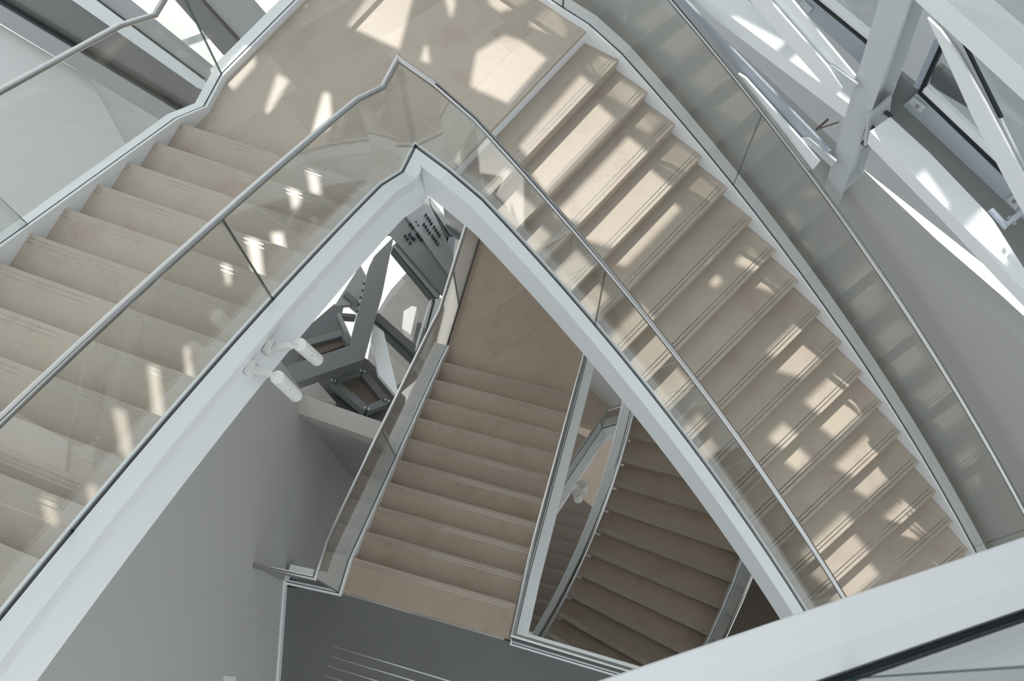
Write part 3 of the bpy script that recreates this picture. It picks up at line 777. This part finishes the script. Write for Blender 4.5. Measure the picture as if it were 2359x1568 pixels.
# ================================================================== upper left: pale ledge and window bands outside flight A
zl = Z1 - 2.9
mb = MB(); pl = [at(x, y, zl) for x, y in ((-260, -100), (0, 56), (205, 178), (290, 333), (420, 420), (330, 640), (-200, 900))]
pq = [(p.x, p.y) for p in pl]; mb.prism(pq if area(pq) > 0 else pq[::-1], zl - .25, zl)
o = ledge_o = obj('outer_ledge', mb, LEDGE); o['label'] = 'wide pale grey ledge outside the upper left flight'; o['category'] = 'ledge'
tri = [at(205, 178, zl), at(372, 279, zl - .8), at(440, 330, zl - .9), at(290, 333, zl)]
mb = MB(); mb.slab(tri, (0, 0, -.2)); obj('ledge_facet', mb, WALL, ledge_o)
ta, tb = at(0, 54, zl), at(367, 278, zl)
tu = (tb - ta).normalized(); tn = Vector((-tu.y, tu.x, 0)); tn = tn if tn.y > 0 else -tn
TN = tu.cross(tn * 1.0 + up * 1.1).normalized(); TN = TN if TN.y < 0 else -TN
def tpts(poly, d=0.0): return [on_plane(x, y, ta + TN * d, TN) for x, y in poly]
win2 = setting('window_2', ta)
plate('transom', tpts([(-80, 5), (-80, -40), (0, 8), (409, 255), (470, 300), (372, 279), (0, 54)], .12), .14, DARKSTEEL, win2, TN)
plate('transom_groove', tpts([(-80, -36), (-80, -42), (0, 4), (412, 250), (412, 256), (0, 10)], .13), .1, BLACK, win2, TN)
plate('spandrel_panel', tpts([(-80, -130), (166, 0), (456, 203), (520, 260), (409, 255), (0, 8), (-80, -40)], .0), .05, PANELGREY, win2, TN)
plate('flange_bar', tpts([(130, -24), (180, -30), (220, 0), (469, 185), (500, 215), (456, 203), (166, 0)], .14), .06, STEEL, win2, TN)
plate('transom', tpts([(180, -30), (240, -34), (282, 0), (483, 162), (520, 190), (469, 185), (220, 0)], .10), .14, DARKSTEEL, win2, TN)
plate('transom_groove', tpts([(214, -4), (219, -4), (470, 181), (466, 185)], .12), .1, BLACK, win2, TN)
plate('mullion', tpts([(380, -26), (440, -24), (461, 0), (546, 95), (515, 127), (403, 0)], .05), .12, DARKFRAME, win2, TN)
plate('mullion', tpts([(455, -20), (560, -12), (605, 40), (620, 80), (556, 92), (471, 0)], .0), .12, DARKSTEEL, win2, TN)
plate('pane', tpts([(200, -60), (560, -60), (600, 60), (520, 200), (470, 180)], -.1), .012, PANE, win2, TN)
mb = MB(); barpx(mb, (395, 108), (500, 72), 15, -2.0, .1, tpts, TN); obj('outside_bar', mb, STEEL, win2)

# ================================================================== upper right: column, beams, braces and window frames
def rq(poly, d=0.0): return [rp_(x, y, d) for x, y in poly]
RD = (P1 - P0).normalized()
col = thing('steel_column', 'tall white I-section column beyond the upper right handrail', 'column', rp_(1913, 456))
fl1 = rq([(2047, -75), (2122, -75), (1929, 475), (1898, 437)], -.03)
mb = MB(); mb.slab(fl1, RN * .022); obj('flange', mb, STEEL, col)
mb = MB(); mb.slab([p + RN * .25 for p in fl1], RN * .022); obj('flange', mb, STEEL, col)
mt, mbm = (fl1[0] + fl1[1]) / 2, (fl1[2] + fl1[3]) / 2
mb = MB(); mb.slab([mt + RN * .023, mbm + RN * .023, mbm + RN * .249, mt + RN * .249], RD * .016); obj('web', mb, STEEL, col)
for f in (.93,):
    c0, c1 = fl1[0].lerp(fl1[3], f), fl1[1].lerp(fl1[2], f)
    mb = MB(); mb.slab([c0 + RN * .023, c1 + RN * .023, c1 + RN * .249, c0 + RN * .249], up * .018); obj('stiffener', mb, STEEL, col)
def box_beam(name, label, front, back, d, m=WHITE):
    """front: lower edge, upper edge pixel lists on the wall plane; back: pixels of the far top edge"""
    lo, hi = rq(front[0], d), rq(front[1], d)
    t = thing(name, label, 'beam', lo[0])
    n = len(lo); bk = [at(x, y, h.z) for (x, y), h in zip(back, hi)]
    mb = MB()
    for i in range(n - 1):
        mb.add([lo[i], lo[i + 1], hi[i + 1], hi[i], bk[i], bk[i + 1], V3(bk[i], lo[i].z), V3(bk[i + 1], lo[i + 1].z)],
               [(0, 1, 2, 3), (3, 2, 5, 4), (4, 5, 7, 6), (0, 6, 7, 1)] + ([(0, 3, 4, 6)] if i == 0 else []) + ([(1, 7, 5, 2)] if i == n - 2 else []))
    obj('beam_body', mb, m, t)
    return t
bmR = box_beam('box_beam', 'broad white box beam with a curved top running down to the right edge', ([(1998, 331), (2070, 405), (2163, 500), (2300, 645), (2440, 790)], [(2004, 302), (2075, 374), (2200, 500), (2325, 635), (2460, 780)]), [(2051, 269), (2140, 350), (2284, 500), (2359, 618), (2450, 760)], -.17)
ep = rq([(1992, 345), (1999, 266)], -.05); 
e0, e1 = rp_(1994, 338, -.07), rp_(2003, 268, -.07)
mb = MB(); mb.slab([e0, e1, e1 + RN * .26, e0 + RN * .26], -RD * .02); obj('end_plate', mb, STEEL, bmR)
for x, y, dd in ((2007, 292, -.02), (2045, 262, .12), (1990, 330, -.04)):
    p = rp_(x, y, dd); mb = MB(); mb.cyl(p - RD * .02, p + RD * .035, .017, n=8); obj('bolt', mb, BOLT, bmR)
bmL = box_beam('box_beam', 'white box beam running up to the top edge, left of the column', ([(1540, -38), (1590, 0), (1760, 130), (1955, 278)], [(1580, -38), (1632, 0), (1790, 118), (1962, 244)]), [(1660, -38), (1722, 0), (1850, 95), (1990, 205)], -.02)
b1 = thing('steel_brace', 'pair of flat white steel bars beside the upper right handrail, cut square near the column', 'brace', rp_(1880, 350))
def flat(parent, poly, d, m=WHITE, name='flat_bar', th=.02):
    mb = MB(); mb.slab(rq(poly, d), RN * th); return obj(name, mb, m, parent)
flat(b1, [(1520, -30), (1560, -18), (1912, 348), (1889, 371), (1853, 331)], -.10, STEELB)
flat(b1, [(1700, 170), (1716, 180), (1852, 331), (1888, 372), (1872, 391)], -.14)
flat(b1, [(1845, 318), (1862, 318), (1925, 372), (1915, 385)], -.12, STEEL, 'gusset')
b2 = thing('steel_brace', 'pair of flat white steel bars left of the column at the top edge', 'brace', rp_(1940, 180))
flat(b2, [(1752, -25), (1803, -25), (1823, 0), (1969, 176), (1962, 200), (1906, 152)], -.06)
flat(b2, [(1706, -25), (1750, -25), (1771, 0), (1905, 153), (1940, 203), (1921, 223)], -.10)
flat(b2, [(1904, 150), (1916, 150), (1975, 195), (1960, 205)], -.08, STEEL, 'gusset')
b3 = thing('steel_brace', 'flat white steel brace falling to the right edge, top of column', 'brace', rp_(2200, 150))
flat(b3, [(2136, 42), (2165, 70), (2205, 125), (2270, 240), (2375, 440), (2375, 520), (2345, 470), (2240, 270), (2170, 115)], -.10, WHITE)
flat(b3, [(2150, 36), (2210, 88), (2302, 270), (2375, 420), (2375, 442), (2270, 240), (2205, 125), (2165, 70)], -.05, STEEL)
flat(b3, [(2209, 86), (2216, 90), (2308, 272), (2300, 272)], -.06, BLACK, 'dark_edge_strip')  # black strip along the brace edge
b4 = box_beam('box_beam', 'wide white beam crossing the top right corner above the column', ([(2060, -44), (2107, 0), (2240, 122), (2420, 288)], [(2130, -44), (2179, 0), (2290, 98), (2440, 232)]), [(2240, -44), (2290, 0), (2360, 60), (2470, 154)], -.25)
win3 = setting('window_3', rp_(2200, 330, .3))
def wq(name, poly, d, m, th=.04): mb = MB(); mb.slab(rq(poly, d), RN * th); return obj(name, mb, m, win3)
wq('recess', [(2010, 120), (2125, 215), (2359, 430), (2460, 560), (2460, 760), (2359, 640), (2284, 520), (2020, 280)], .36, DARKSTEEL)
wq('sill', [(2080, 243), (2112, 214), (2346, 440), (2430, 520), (2430, 575), (2339, 486)], .30, STEELB)
wq('glazing_gasket', [(2112, 214), (2117, 209), (2350, 430), (2346, 438)], .29, BLACK)
wq('frame_bar', [(2120, 211), (2134, 199), (2360, 412), (2360, 436)], .30, WHITE)
wq('frame_bar', [(2152, 92), (2164, 104), (2118, 206), (2104, 200)], .30, STEELB)
wq('glazing_gasket', [(2164, 104), (2171, 110), (2124, 211), (2116, 209)], .29, BLACK)
wq('cover_plate', [(2092, 236), (2104, 224), (2133, 246), (2121, 262)], .285, STEEL, .01)
wq('cover_plate', [(2318, 460), (2334, 448), (2352, 470), (2338, 484)], .285, STEEL, .01)
for x, y in ((2114, 244), (2337, 463)):
    p = rp_(x, y, .283); mb = MB(); mb.cyl(p, p - RN * .012, .014, n=12); obj('bolt', mb, RAIL, win3)
wq('pane', [(2134, 199), (2164, 104), (2200, 60), (2420, 250), (2420, 480)], .33, PANE, .012)
wq('dark_strip', [(2150, 162), (2160, 150), (2240, 215), (2250, 260), (2140, 196)], .6, DARKSTEEL)
win4 = setting('window_4', rp_(1900, 40, .3))
def wq4(name, poly, d, m, th=.04): mb = MB(); mb.slab(rq(poly, d), RN * th); return obj(name, mb, m, win4)
wq4('sill', [(1800, -30), (1846, 0), (1872, 0), (1990, 98), (2000, 165), (1838, 14)], .28, STEELB)
wq4('glazing_gasket', [(1866, -4), (1876, -4), (2000, 98), (2000, 106)], .27, BLACK)
wq4('frame_bar', [(1878, -6), (1900, -6), (2005, 78), (2005, 98)], .28, WHITE)
wq4('pane', [(1900, -60), (2040, -60), (2040, 90), (2005, 80)], .33, PANE, .012)
wq4('cover_plate', [(1842, 8), (1850, 0), (1872, 20), (1862, 32)], .265, STEEL, .01)
# bracket at the right edge
bk = thing('steel_bracket', 'small bolted steel bracket between the box beam and the window sill at right edge', 'bracket', rp_(2330, 505))
flat(bk, [(2276, 487), (2282, 484), (2320, 524), (2314, 530)], .02, STEELB, 'angle', .03)
flat(bk, [(2308, 516), (2350, 486), (2359, 494), (2318, 524)], .03, STEELB, 'angle', .03)
for x, y in ((2325, 500), (2338, 512)):
    p = rp_(x, y, -.02); mb = MB(); mb.cyl(p, p - RN * .03, .013, n=8); obj('bolt', mb, RAIL, bk)
hk = thing('steel_hook', 'short dark bent rod on the wall just left of the column', 'hook', rp_(1900, 290, -.03))
mb = MB(); mb.bar(rp_(1881, 298, -.03), rp_(1932, 281, -.03), up * .008, RN * .008); mb.bar(rp_(1881, 298, -.03), rp_(1881, 298, -.03) + RN * .14, up * .008, RD * .008); obj('rod', mb, BOXWOOD_SHADE, hk)
# white sail of the building outside these windows
sv = thing('outside_sail', 'large pale sail surface outside the upper right windows', 'sail', P0 + RN * 1.7)
c0 = V3(P0 + RN * 1.8 - RD * 5, Z1 - 2); c1 = V3(P0 + RN * 1.8 + RD * 7, Z1 - 2)
mb = MB(); mb.slab([c0, c1, c1 + up * 7 + RN * 1.5, c0 + up * 7 + RN * 1.5], RN * .15); obj('sail_surface', mb, SAIL, sv)

# ================================================================== unseen roof sheet added to mask the sun, cut out where its patches fall
ZR = HC + 1.6
def up_sun(p): return p + SUN * ((ZR - p.z) / SUN.z)
openings = []  # outlines projected back along the sun so the light lands in patches
def L1patch(*pts): openings.append([up_sun(at(x, y, Z1)) for x, y in pts])
L1patch((797.8, 58.5), (868, -40), (962, -40), (951, 0), (920.8, 115))
L1patch((1020, -20), (1046, -10), (1050, 10), (1039.5, 49), (1026, 0))
L1patch((979, 100), (986, 108), (991, 147), (967, 140))
L1patch((1127, 10), (1120, -30), (1240, -40), (1224, 0), (1185, 20), (1153, 29))
L1patch((1262, 12), (1280, 20), (1309, 73), (1300, 91), (1215, 58))
L1patch((637.8, 168), (668, 185), (621, 264.6), (609, 256))
L1patch((744, 211), (760, 213), (765, 274), (758, 300), (716, 313))
L1patch((575, 120), (590, 134), (588, 153), (539, 209), (514, 187))
L1patch((1097, 118.7), (1161, 79.7), (1199, 91.6), (1262, 136), (1172, 240), (1097, 207), (1082, 195))
L1patch((688, -30), (702, -30), (706, 18), (692, 12))
def Bpatch(*pts):
    o_ = []
    for s, k in pts:
        p = fBo(k).lerp(fBi(k), s); o_.append(up_sun(Vector((p.x, p.y, Z1 - k * RISE))))
    openings.append(o_)
Bpatch((.015, .35), (.13, .35), (.12, 2.6), (.015, 2.6))
Bpatch((.17, .35), (.66, .5), (.74, 1.9), (.22, 1.9))
Bpatch((.19, 2.05), (.76, 2.05), (.66, 4.35), (.24, 4.35))
Bpatch((.015, 2.9), (.16, 2.9), (.13, 5), (.015, 5))
Bpatch((.79, .7), (.94, .7), (.98, 2.6), (.85, 2.6))
Bpatch((.78, 3.0), (.96, 3.0), (.98, 4.8), (.84, 4.8))
Bpatch((.30, 6.0), (.36, 6.0), (.37, 6.4), (.31, 6.4))
Bpatch((.02, 6.2), (.20, 6.2), (.12, 8.1), (.0, 8.1))
Bpatch((.72, 5.2), (.97, 5.2), (1.0, 8.0), (.80, 8.0))
Bpatch((.02, 8.6), (.38, 8.6), (.30, 9.9), (.02, 9.9))
Bpatch((.84, 8.4), (.98, 8.4), (.98, 9.6), (.88, 9.6))
Bpatch((.06, 10.2), (.34, 10.2), (.33, 11.8), (.08, 11.8))
Bpatch((.5, 10.2), (.62, 10.2), (.6, 11.7), (.5, 11.7))
Bpatch((.12, 12.1), (.4, 12.1), (.35, 13.7), (.17, 13.7))
Bpatch((.5, 13.4), (.84, 13.4), (.80, 15.7), (.52, 15.7))
Bpatch((.12, 14.3), (.32, 14.3), (.30, 15.6), (.14, 15.6))
Bpatch((.02, 16.2), (.2, 16.2), (.15, 17.8), (.03, 17.8))
Bpatch((.45, 16.2), (.75, 16.2), (.7, 17.9), (.5, 17.9))
pa0, pa1, pa2 = V3(A_in(0), Z1 + RISE), V3(A_in(8), Z1 + 9 * RISE), V3(A_out(0), Z1 + RISE)
an = (pa1 - pa0).cross(pa2 - pa0).normalized()
def Apatch(*pts): openings.append([up_sun(on_plane(x, y, pa0, an)) for x, y in pts])
Apatch((612, 512), (642, 515), (641, 560), (612, 554))
Apatch((566, 540), (597, 549), (587, 620), (561, 613))
Apatch((511, 600), (529, 607), (519, 639), (510, 634))
Apatch((412, 779), (425, 786), (420, 857), (399, 850))
Apatch((338, 833), (363, 842), (350, 945), (318, 938))
Apatch((253, 928), (285, 938), (280, 1020), (264, 1030), (250, 1000))
Apatch((175, 1088), (203, 1093), (200, 1160), (168, 1150))
Apatch((90, 1134), (125, 1145), (118, 1196), (90, 1186))
Apatch((704, 385), (730, 395), (728, 424), (703, 418))
Apatch((663, 427), (688, 436), (686, 455), (664, 464))
def Zpatch(z, *pts): openings.append([up_sun(at(x, y, z)) for x, y in pts])
cu = bpy.data.curves.new('sun_mask_outline', 'CURVE'); cu.dimensions = '2D'; cu.fill_mode = 'BOTH'; cu.extrude = .02
def spline(pts):
    s_ = cu.splines.new('POLY'); s_.points.add(len(pts) - 1)
    for q_, p in zip(s_.points, pts): q_.co = (p.x, p.y, 0, 1)
    s_.use_cyclic_u = True
spline([Vector((-10, .9, 0)), Vector((6.5, .9, 0)), Vector((6.5, 15.5, 0)), Vector((-10, 15.5, 0))])
for o_ in openings: spline(o_)
co = bpy.data.objects.new('sun_mask_outline', cu); C.objects.link(co)
bpy.context.view_layer.update()
me = bpy.data.meshes.new_from_object(co.evaluated_get(bpy.context.evaluated_depsgraph_get()))
bpy.data.objects.remove(co)
SUNMASK, nt, p_, out_ = mat('sun_mask_translucent')
nt.nodes.remove(p_)
df = node(nt, 'ShaderNodeBsdfDiffuse'); df.inputs[0].default_value = (.8, .82, .83, 1)
tr = node(nt, 'ShaderNodeBsdfTranslucent'); tr.inputs[0].default_value = (.8, .82, .83, 1)
mx_ = node(nt, 'ShaderNodeMixShader', i_0=.45); nt.links.new(df.outputs[0], mx_.inputs[1]); nt.links.new(tr.outputs[0], mx_.inputs[2]); nt.links.new(mx_.outputs[0], out_.inputs['Surface'])
me.materials.clear(); me.materials.append(SUNMASK)
me.name = 'sun_mask_sheet'
ce = bpy.data.objects.new('sun_mask_sheet', me); C.objects.link(ce); ce.location.z = ZR; ce['kind'] = 'structure'
